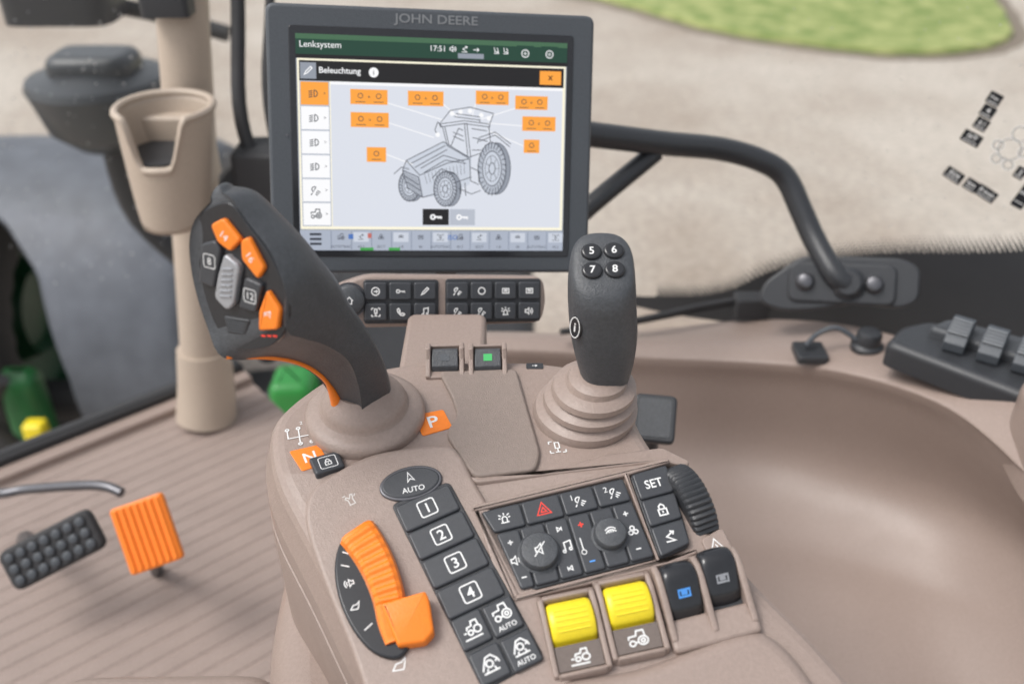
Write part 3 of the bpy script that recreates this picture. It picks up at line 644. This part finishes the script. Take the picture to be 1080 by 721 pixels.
# ================= PILLAR, CUP HOLDER =================
b=B();b.tube([(-352,1310,1300),(-411,1260,673),(-418,1242,609),(-439,1213,363),(-473,1169,2)],33,BEIGE,32)
b.tube([(-462,1183,120),(-466,1178,60),(-473,1169,2)],lambda t:38+t*8,BEIGE,32)
build(b,"cab_pillar",W0,None,"beige round cab pillar standing on the floor","pillar")
CT=M4.Translation((.012,0,-.012))
cup=empty("cup_holder",CT@M4.Translation((-.44,1.115,.37)),"beige cup holder with front notch clipped to the pillar","cup holder")
b=B();na=72;nh=14;rings=[]
def topz(a):
    d=abs((a+90+180)%360-180)
    s=max(0,min(1,(40-d)/22));s=s*s*(3-2*s)
    return 523-60*s
cxy=lambda z:(-444+(z-378)*.06,1108+(z-378)*.10)
for j in range(nh+1):
    rg=[]
    for i in range(na):
        a=360*i/na;z=378+(topz(a)-378)*j/nh;t=(z-378)/147;r_=41+18.5*t**.8;cx,cy=cxy(z);rg.append((cx+r_*math.cos(rad(a)),cy+r_*math.sin(rad(a)),z))
    rings.append(rg)
b.loft(rings,BEIGE,False);b.add(rings[0],[tuple(reversed(range(na)))],BEIGE)
build(b,"cup",CT,cup,ang=50,solid=.005)
rim=[V(q) for q in rings[-1]]
b=B();N_=len(rim);rgs=[]
for i in range(N_+1):
    p_=rim[i%N_];c_=V((*cxy(p_.z),p_.z));o_=(p_-c_).normalized();rgs.append([p_+o_*(-2+5*math.cos(2*math.pi*k/10))+V((0,0,1))*5*math.sin(2*math.pi*k/10) for k in range(10)])
b.loft(rgs,BEIGE,False);build(b,"rim",CT,cup,ang=60)
b=B();b.rev([(38,386),(42,440),(44,470),(30,470)],-442,1114,BLK);build(b,"liner",CT,cup)
b=B();b.prism(rnd(rect(-480,1150,-410,1222),6),400,500,BEIGE,5);build(b,"clip",CT,cup)
b=B();b.prism(rnd(rect(-355,1120,-275,1190),10),320,450,RUB,6);b.tube([(-330,1150,430),(-345,1170,500),(-340,1250,700),(-330,1300,1200)],9,RUB);b.tube([(-300,1150,430),(-310,1180,520),(-300,1260,700),(-290,1300,1200)],6,RUB)
b.tube([(-352,1124,330),(-350,1140,250),(-360,1160,120)],14,RUB)
build(b,"cable_junction",W0,None,"black junction box with cables beside the pillar","cable box")
b=B();b.prism(rnd(rect(-455,1188,-395,1228),8),600,640,BLK,5);b.tube([(-425,1200,640),(-430,1190,668),(-425,1190,700)],8,GREY)
build(b,"cable_plug",W0,None,"dark cable plug clipped on the pillar","plug")
LH=mat("lamp_housing",(.045,.05,.056),.35)
b=B();prof=[(0,-130),(70,-120),(120,-75),(140,-5),(148,16),(142,30),(120,36),(80,44),(40,48),(0,49)]
b.rev(prof,-880,1990,LH,40)
b.prism(rnd(rect(-970,1930,-790,2060),44),30,80,LH,24,5)
b.tube([(-880,1990,-90),(-860,1990,-300),(-700,2000,-500)],25,RUB)
build(b,"work_lamp",M4.Translation((0,0,.25)),None,"bulky dark grey lamp housing on a stalk outside the glass","lamp")
b=B();b.prism(rnd(rect(-935,1760,-735,1900),40),-10,90,BLK,26,5);b.tube([(-830,1850,20),(-700,1900,-20),(-560,1900,-60)],16,RUB);build(b,"mirror",M4.Translation((0,0,.45)),None,"dark mirror housing on an arm outside the cab","mirror")

# ================= FLOOR =================
FF=frame((-.611,1.106,0),(math.cos(rad(40)),math.sin(rad(40)),0),(-math.sin(rad(40)),math.cos(rad(40)),0))
b=B();prof=[];pit=25
for i in range(63):
    y=-i*pit
    prof+=[(y,0),(y-2.5,-.5),(y-4.2,-2.2),(y-7,-2.2),(y-8.7,-.5),(y-11.2,0)]
prof.append((-63*pit,0))
vs=[]
for sgn in (0,1):
    vs+=[(-900 if sgn==0 else 245,y,z) for y,z in prof]
n=len(prof);b.add(vs,[(i,i+1,n+i+1,n+i) for i in range(n-1)],TANM)
b.add([(-900,0,-30),(245,0,-30),(245,-1575,-30),(-900,-1575,-30)],[(0,1,2,3)],TANM)
build(b,"floor",FF,None,None,None,"structure",ang=50)
b=B();b.prism(rnd(rect(-900,0,245,26),3),-30,12,TAND,3);b.prism(rnd(rect(-900,27,245,54),3),-60,24,RUB,6)
build(b,"door_sill",FF,None,"tan door sill with black rubber seal along the floor","door sill")

# ================= SIDE TRIM =================
T0=[(-45,1060,228),(0,1058,229),(60,1055,230),(175,1057,232),(317,1038,259),(414,974,289),(483,875,320),(580,776,351),(640,600,350)]
T1=[(-45,990,252),(0,988,252),(60,984,252),(164,973,251),(294,937,268),(371,873,298),(436,791,319),(468,701,327),(488,560,330)]
T3=[(-45,970,94),(0,968,94),(60,964,97),(171,944,113),(312,928,126),(410,869,146),(492,799,165),(529,710,194),(561,583,238)]
T5=[(-45,767,61),(10,767,61),(90,767,61),(176,767,61),(283,760,69),(378,721,82),(460,670,96),(515,601,137),(544,501,203)]
T7=[(x,y-260,z-25) for x,y,z in T5];T8=[(x,y-420,z-25) for x,y,z in T5]
Tm=[(a[0]+(c[0]-a[0])*.05,a[1]-6,a[2]-9) for a,c in zip(T1,T3)]
Tn=[(a[0]+(c[0]-a[0])*.2+4,a[1]+(c[1]-a[1])*.3+3,a[2]-46) for a,c in zip(T1,T3)]
Ta=[(a[0]*.35+c[0]*.65,a[1]*.35+c[1]*.65,max(a[2],c[2])+2) for a,c in zip(T0,T1)]
Ts=[(x,y+6,z-6) for x,y,z in T0]
rows=[Ts,T0,Ta,T1,Tm,Tn,T3,[(a[0]*.5+c[0]*.5,a[1]*.45+c[1]*.55+12,a[2]*.3+c[2]*.7-4) for a,c in zip(T3,T5)],T5,T7,T8]
rows=[cr(r_,5) for r_ in rows];ncol=len(rows[0]);colz=[cr([r_[k] for r_ in rows],5) for k in range(ncol)]
b=B();b.loft(colz,TAND,False,False)
build(b,"side_trim",W0,None,"large curved tan side trim with rounded ledge under the window","side trim",ang=80)
b=B();b.prism(rnd([(478,735),(470,655),(480,600),(492,520),(660,500),(660,740),(540,765)],26,6),300,384,TAND,12,6)
b.tube([(484,728,384.5),(478,655,384.5),(490,600,384.5),(502,530,384.5)],.9,SEAM,8)
build(b,"side_pad",W0,None,"tan rounded side panel edge beside the window ledge","side pad",ang=50)

# ================= WINDSHIELD =================
gp=[(-900,1500),(-600,1440),(-300,1370),(0,1260),(200,1165),(300,1132),(400,1100),(500,1055),(600,985),(680,890),(750,750),(800,500)]
gpc=cr2(gp,6,False)
gm=bpy.data.materials.new("clear_glass");gm.use_nodes=True;nt=gm.node_tree;N=nt.nodes;N.remove(N["Principled BSDF"])
tr=N.new("ShaderNodeBsdfTransparent");tr.inputs[0].default_value=(.96,.97,.965,1);gl=N.new("ShaderNodeBsdfGlossy");gl.inputs["Roughness"].default_value=.03
lw=N.new("ShaderNodeFresnel");lw.inputs[0].default_value=1.3;ms=N.new("ShaderNodeMixShader")
nt.links.new(lw.outputs[0],ms.inputs[0]);nt.links.new(tr.outputs[0],ms.inputs[1]);nt.links.new(gl.outputs[0],ms.inputs[2]);nt.links.new(ms.outputs[0],N["Material Output"].inputs[0])
wi=empty("windshield",M4.Translation((.3,1.13,.22)),"clear curved windshield with black dotted edge band and raindrops","windshield")
b=B();b.loft([[(x,y,200) for x,y in gpc],[(x,y,1300) for x,y in gpc]],gm,False,False)
build(b,"glass",W0,wi)
gy=lambda x:interp(gpc,x)
ft=cr2([(150,211),(202,223),(260,236),(300,253),(335,281),(370,303),(403,317),(450,333),(496,348),(550,365),(594,385),(660,419),(740,452),(790,468)],6,False)
fz=lambda x:interp(ft,x)
xs=[150+i*3.2 for i in range(200)]
b=B();b.loft([[(x,gy(x)-4,200) for x in xs],[(x,gy(x)-4,fz(x)) for x in xs]],BLK,False,False)
def gdisc(b,x,z,r_,m,n=8,dy=-4,dome=0,zs=1):
    q=gy(x+4)-gy(x-4);ln=math.hypot(8,q);ux,uy=8/ln,q/ln
    vs=[(x+ux*r_*math.cos(k*2*math.pi/n),gy(x)+dy+uy*r_*math.cos(k*2*math.pi/n),z+zs*r_*math.sin(k*2*math.pi/n)) for k in range(n)]
    if dome:
        vs.append((x+uy*dome,gy(x)+dy-ux*dome,z-r_*.1));b.add(vs,[(k,(k+1)%n,n) for k in range(n)],m)
    else:b.add(vs,[tuple(range(n))],m)
path=[];x=205;s=0
while x<748:
    q=gy(x+1)-gy(x-1);k=math.hypot(1,q/2);path.append((s,x));x+=.5;s+=.5*k
tot=path[-1][0]
for row in range(6):
    s=(row%2)*2.7
    while s<tot:
        lo_,hi_=0,len(path)-1
        while hi_-lo_>1:
            md=(lo_+hi_)//2
            if path[md][0]<s:lo_=md
            else:hi_=md
        x=path[hi_][1]
        gdisc(b,x,fz(x)+1.2+row*4.2,[2.6,2.3,2.0,1.6,1.2,.8][row],BLK);s+=5.4
build(b,"edge_band",W0,wi)
wm=mat("water_drop",(.8,.82,.84),.08,0,var=0,spec=1)  # pale base colour stands in for sky light refracted by the drops
wm.node_tree.nodes["Principled BSDF"].inputs["Transmission Weight"].default_value=.45
wm.node_tree.nodes["Principled BSDF"].inputs["IOR"].default_value=1.33
b=B()
for i in range(420):
    x=random.uniform(300,745);z=fz(x)+30+random.random()**1.6*380
    gdisc(b,x,z,random.uniform(.4,1.0),wm,8,3,.6)
for i in range(420):
    x=random.uniform(-890,-400);gdisc(b,x,random.uniform(60,760),random.uniform(.6,1.9),wm,8,3,.7)
build(b,"raindrops",W0,wi,kind="stuff")
FG=frame((.5,1.055-.006,.5),(.819,-.573,0),(0,0,1))
lb=[(41,54,15,14,-18,"8 bar"),(38,39,15,14,-18,"4"),(35,24,15,14,-18,"6 l"),(29,6,22,14,-18,"IVT"),(21,-41,22,14,-22,"R24"),(42,-48,15,14,-22,"km"),(60,-54,24,14,-22,"8 kmh"),(99,-46,14,34,-18,"max"),(88,-22,11,14,-18,"2")]
for x,y,w,h,a,t in lb:
    fr=sub(FG,x,y,0,a);b=B();b.prism(rnd(rect(-w/2,-h/2,w/2,h/2),1.2),0,.4,BLKS,.1,1);b.text(t,0,1.5,min(w/len(t)*1.5,8),.5,WHT,0,True)
    b.stroke([(-w*.38,-h*.3),(w*.38,-h*.3)],.9,.5,WHT)
    build(b,"sticker",fr,None,"small black label sticker with white print on the windshield","sticker",group="label stickers on the windshield")
fr=sub(FG,72,6,0,-18);b=B()
for cx,cy,r_ in [(0,16,9),(0,-4,13),(-13,-6,6),(14,0,6),(-6,-20,6),(8,-20,6)]:
    q=circ(cx,cy,r_,24);b.stroke(q+[q[0]],1,.3,WHT)
    q=circ(cx,cy,r_-1,24);b.stroke(q+[q[0]],.7,.3,BLKS)
build(b,"outline_sticker",fr,None,"clear sticker with rounded outline drawing on the windshield","sticker")
b=B();b.tube([(60,985,275),(162,1021,271),(240,1042,278),(305,1053,284)],4,RUB,10);b.tube([(150,1024,262),(310,1060,276)],2.5,RUB,8);b.prism(rnd(rect(285,1035,330,1062),5),262,290,RUB,4)
build(b,"wiper",W0,None,"thin black wiper arm lying along the window base","wiper")

# ================= GRAB RAIL =================
gr=empty("grab_rail",M4.Translation((.402,.958,.355)),"black tubular grab rail bolted to a black bracket","grab rail")
b=B();b.tube([(20,945,545),(60,959,541),(94,975,531),(170,1009,509),(242,1043,489),(295,1053,470),(325,1052,450),(345,1030,415),(358,1007,390),(374,970,366),(388,962,357)],13.6,RAIL,24)
build(b,"tube",W0,gr,ang=60)
b=B();b.tube([(60,955,430),(89,964,456),(161,1008,499)],11,RAIL,16,caps=True);build(b,"brace",W0,gr)
FB=frame((.380,.966,.352),(.958,-.27,.1),(0,.56,.83))
b=B();b.prism(rnd([(-88,-24),(-84,-2),(-46,30),(-30,34),(70,34),(90,24),(90,-14),(72,-24),(20,-20),(-20,-30),(-60,-34)],14,6),-12,0,BLK,3)
b.prism(rnd(rect(-55,-22,65,26),12,6),-2,4,BLK,3)
build(b,"bracket",FB,gr)
for x,y in [(-36,2),(40,2)]:
    b=B();b.rev([(11,3),(11,6),(9,8),(8,12),(6,13)],x,y,STEEL,24);build(b,"bolt",FB,gr)
b=B();b.rev([(19,3),(19,8),(15,12),(13,14)],12,2,RAIL,32);build(b,"flange",FB,gr)

# ================= SMALL THINGS ON LEDGE =================
b=B();b.rev([(18,0),(18,6),(16,8),(14,9),(14,20),(12,23),(8,24)],405,905,BLK,32)
b.tube([(392,905,12),(370,915,22),(350,915,14),(335,905,4)],3,DGREY,10)
build(b,"power_socket",M4.Translation((0,0,.303)),None,"black round socket cap with grey cable on the ledge","socket")
b=B();b.prism(rnd(rect(325,890,360,925),4),0,9,BLK,2);build(b,"cable_clip",M4.Translation((0,0,.292)),None,"small black clip on the ledge","clip")
FP=frame((.128,.676,.380),(.95,-.15,0),(.1,.75,.62))
b=B();b.prism(rnd(rect(-19,-22,19,22),6,5),-8,0,BLK,2.5);b.prism(rnd(rect(-15,-18,15,18),4),-1,.6,BLKG,.5);b.tube([(0,0,-6),(0,-20,-60),(10,-20,-140)],7,BLK)
build(b,"phone_holder",FP,None,"black square phone holder on a stem behind the joystick","phone holder")
lv=empty("lever_block",M4.Translation((.47,.77,.34)),"black lever block with ribbed grey finger levers","lever block")
b=B();b.prism(rnd([(392,835),(420,868),(455,880),(600,800),(640,700),(560,700),(498,738)],10,4),330,358,BLK,8,4)
b.prism(rnd([(440,850),(470,868),(590,795),(560,752)],8),352,368,BLKG,5,4)
build(b,"housing",W0,lv)
LG=mat("lever_grey",(.17,.18,.19),.4,.3)
for i in range(4):
    fr=frame((.466+i*.027,.832-i*.0195,.366),(.82,-.57,0),(.5,.75,0))
    b=B();b.exx([(-24,-6),(-25,4),(-15,14),(4,19),(16,16),(20,2),(18,-6)],-10.5,10.5,DGREY)
    for q in range(5):b.exx([(-19+q*4.6,12+q*1.4),(-19+q*4.6,14.6+q*1.4),(-17.2+q*4.6,15+q*1.4),(-17.2+q*4.6,12+q*1.4)],-9.8,9.8,LG)
    build(b,"finger_lever",fr,lv,bevel=.002)

# ================= PEDALS / SEAT =================
FPb=frame((-.524,.774,.115),(.89,.25,.385),(-.29,.5,.81))
pe=empty("brake_pedal",FPb,"black studded foot pedal on a steel arm","pedal")
b=B();b.prism(rnd(rect(-58,-25,58,25),12,5),-10,0,RUB,4)
for i in range(7):
    for j in range(3):
        b.rev([(5.5,-1),(5.5,3),(3.5,4)],-45+i*15,-14+j*14,DGREY,12)
build(b,"pad",FPb,pe)
b=B();b.tube([(-700,900,90),(-632,882,104),(-597,883,110),(-500,862,135),(-465,850,134)],6,STEEL);b.tube([(-560,800,100),(-600,850,60),(-640,900,5)],9,STEEL);build(b,"arm",W0,pe)
FPo=frame((-.400,.754,.16),(.943,.19,.27),(-.32,.52,.79))
po=empty("accelerator_pedal",FPo,"orange ribbed foot pedal","pedal")
b=B();b.prism(rnd(rect(-30,-38,30,38),5),-8,0,ORG,2)
for i in range(7):b.prism(rnd(rect(-26+i*8,-35,-22+i*8,35),1),-1,2.2,ORG,1)
build(b,"pad",FPo,po)
b=B();b.tube([(-400,762,150),(-420,800,90),(-450,850,3)],8,STEEL);build(b,"arm",W0,po)
b=B();cq=rnd([(-262,352),(-128,354),(-116,100),(-320,100)],28,6)
b.prism(cq,330,452,TAND,16,6)
build(b,"cushion",W0,None,"tan upholstered seat cushion corner beside the console","seat",ang=60)

# ================= OUTSIDE =================
gmat=bpy.data.materials.new("gravel");gmat.use_nodes=True;nt=gmat.node_tree;N=nt.nodes;K=nt.links;bs=N["Principled BSDF"];bs.inputs["Roughness"].default_value=.8
tc=N.new("ShaderNodeTexCoord")
n1=N.new("ShaderNodeTexNoise");n1.inputs["Scale"].default_value=.45;n1.inputs["Detail"].default_value=9;n1.inputs["Roughness"].default_value=.6
n2=N.new("ShaderNodeTexNoise");n2.inputs["Scale"].default_value=26;n2.inputs["Detail"].default_value=6
K.new(tc.outputs["Object"],n1.inputs[0]);K.new(tc.outputs["Object"],n2.inputs["Vector"])
rp=N.new("ShaderNodeValToRGB");rp.color_ramp.elements[0].position=.36;rp.color_ramp.elements[0].color=(.36,.295,.24,1);rp.color_ramp.elements[1].position=.6;rp.color_ramp.elements[1].color=(.53,.475,.415,1)
r2=N.new("ShaderNodeValToRGB");r2.color_ramp.elements[0].position=.35;r2.color_ramp.elements[0].color=(.74,.74,.74,1);r2.color_ramp.elements[1].position=.65
K.new(n1.outputs[0],rp.inputs[0]);K.new(n2.outputs[0],r2.inputs[0]);mx=N.new("ShaderNodeMix");mx.data_type='RGBA';mx.blend_type='MULTIPLY';mx.inputs[0].default_value=1
K.new(rp.outputs[0],mx.inputs[6]);K.new(r2.outputs[0],mx.inputs[7]);K.new(mx.outputs[2],bs.inputs["Base Color"])
b=B();b.add([(-90,-90,-1.3),(90,-90,-1.3),(90,120,-1.3),(-90,120,-1.3)],[(0,1,2,3)],gmat);build(b,"ground",W0,None,None,None,"structure",sc_=1)
gg=bpy.data.materials.new("grass");gg.use_nodes=True;nt=gg.node_tree;N=nt.nodes;K=nt.links;bs=N["Principled BSDF"];bs.inputs["Roughness"].default_value=.9
tc=N.new("ShaderNodeTexCoord");n1=N.new("ShaderNodeTexNoise");n1.inputs["Scale"].default_value=6;n1.inputs["Detail"].default_value=9;K.new(tc.outputs["Object"],n1.inputs[0])
rp=N.new("ShaderNodeValToRGB");rp.color_ramp.elements[0].color=(.13,.20,.045,1);rp.color_ramp.elements[1].color=(.38,.40,.16,1);rp.color_ramp.elements[0].position=.3;rp.color_ramp.elements[1].position=.7;K.new(n1.outputs[0],rp.inputs[0]);K.new(rp.outputs[0],bs.inputs["Base Color"])
gi2=cr2([(.4,9.9),(.907,9.3),(1.78,8.23),(2.73,7.65),(3.5,7.6),(4.15,8.0),(4.5,9.0),(4.6,10),(3.5,11.5),(1.5,11.5)],6)
gi2=[(x+random.uniform(-.02,.02),y+random.uniform(-.02,.02)) for x,y in gi2]
b=B();b.prism(gi2,-1.3,-1.25,gg,.03,3);build(b,"grass_island",W0,None,None,None,"structure",sc_=1)
b=B();q1=off(ccw(gi2),-.13);b.flat(q1,-1.296,mat("wet_soil",(.20,.165,.13),.8));build(b,"grass_border",W0,None,None,None,"structure",sc_=1)
trc=empty("tractor_front",M4.Translation((-1.2,2.6,-1.3)),"tractor front with grey fender, green axle and dark hood","tractor")
b=B();cols_=[]
XL=[(-25,-1270),(9,-1290),(41,-1360),(58.8,-1490),(72,-1720),(90,-2200),(180,-2400)]
for i in range(49):
    ad=-25+i*205/48;a=rad(ad)
    y=2800-560*math.cos(a);z=-780+560*math.sin(a)
    xl=interp(XL,ad);xr=-930
    cols_.append([(xl,y+12*math.cos(a),z-12*math.sin(a)),(xl+12,y-6*math.cos(a),z+6*math.sin(a)),(xl+60,y,z+8),((xl+xr)/2,y,z+24),(xr-60,y,z+14),(xr,y,z-20),(xr+10,y,z-80)])
b.loft(cols_,FEND,False,False)
build(b,"fender",W0,trc,label="satin dark grey front fender",ang=60,solid=.01)
wh=empty("wheel",M4.Translation((-1.8,2.8,-1.3)),None,None,None,trc)
b=B();rings=[]
for x,r_ in [(-250,330),(-270,430),(-250,500),(-120,522),(120,522),(250,500),(270,430),(250,330)]:
    rings.append([(x,r_*math.cos(2*math.pi*k/96)*(1-.03*(k%4<2)),r_*math.sin(2*math.pi*k/96)*(1-.03*(k%4<2))) for k in range(96)])
b.loft(rings,RUB,False);build(b,"tyre",M4.Translation((-1.8,2.8,-.78)),wh,ang=30)
b=B();rings=[[(x,r_*math.cos(2*math.pi*k/48),r_*math.sin(2*math.pi*k/48)) for k in range(48)] for x,r_ in [(150,0.5),(150,120),(190,150),(120,180),(150,300),(248,330)]]
b.loft(rings,GREEND,False);build(b,"rim",M4.Translation((-1.8,2.8,-.78)),wh)
b=B();b.prism(rnd(rect(-1520,2250,-1400,2340),36),-1000,-690,GREENM,40,5);b.prism(rnd(rect(-1370,2080,-1310,2130),14),-900,-735,YEL,10);b.tube([(-1600,2500,-950),(-1200,2500,-950),(-700,2500,-900)],70,RUB);b.tube([(-1620,2300,-400),(-1500,2250,-600),(-1560,2300,-950)],22,RUB);b.tube([(-1440,2180,-640),(-1500,2160,-780),(-1380,2160,-960)],26,RUB)
build(b,"axle",W0,trc,label="dark green axle housing with yellow marker")
b=B();b.prism(rnd(rect(-540,1680,60,2700),60,6),-900,-380,RUB,60,6);b.prism(rnd(rect(-500,1560,-410,1660),24,6),-900,-225,GREENP,24,5)
b.tube([(-640,1560,-420),(-560,1600,-330),(-380,1700,-300),(-250,1700,-400)],28,RUB)
build(b,"hood",W0,trc,label="dark hood with green side panel")

# ================= LIGHT / CAMERA =================
AZ,EL=-105,58
w=bpy.data.worlds.new("World");sc.world=w;w.use_nodes=True;nt=w.node_tree;N=nt.nodes
sk=N.new("ShaderNodeTexSky");sk.sky_type='NISHITA';sk.sun_disc=False;sk.sun_elevation=rad(EL);sk.sun_rotation=rad(AZ);sk.dust_density=4;sk.air_density=1.0
hs=N.new("ShaderNodeHueSaturation");hs.inputs["Saturation"].default_value=.25;hs.inputs["Value"].default_value=1.42
nt.links.new(sk.outputs[0],hs.inputs["Color"]);nt.links.new(hs.outputs[0],N["Background"].inputs[0]);N["Background"].inputs[1].default_value=.15
sn=bpy.data.lights.new("sun","SUN");sn.energy=1.35;sn.angle=rad(24);sn.color=(1,.97,.93)
so=bpy.data.objects.new("sun",sn);col.objects.link(so)
az=rad(AZ);el=rad(EL);d=V((math.sin(az)*math.cos(el),math.cos(az)*math.cos(el),math.sin(el)))
so.rotation_euler=d.to_track_quat('Z','Y').to_euler()
ca=bpy.data.cameras.new("camera");ca.sensor_width=36;ca.lens=33.33;ca.clip_start=.02;ca.clip_end=400
ca.dof.use_dof=True;ca.dof.focus_distance=.64;ca.dof.aperture_fstop=4.8
co=bpy.data.objects.new("camera",ca);col.objects.link(co);co.location=(0,0,.9);co.rotation_euler=(rad(57),0,0);sc.camera=co
sc.view_settings.view_transform='Standard';sc.view_settings.look='None';sc.view_settings.exposure=0
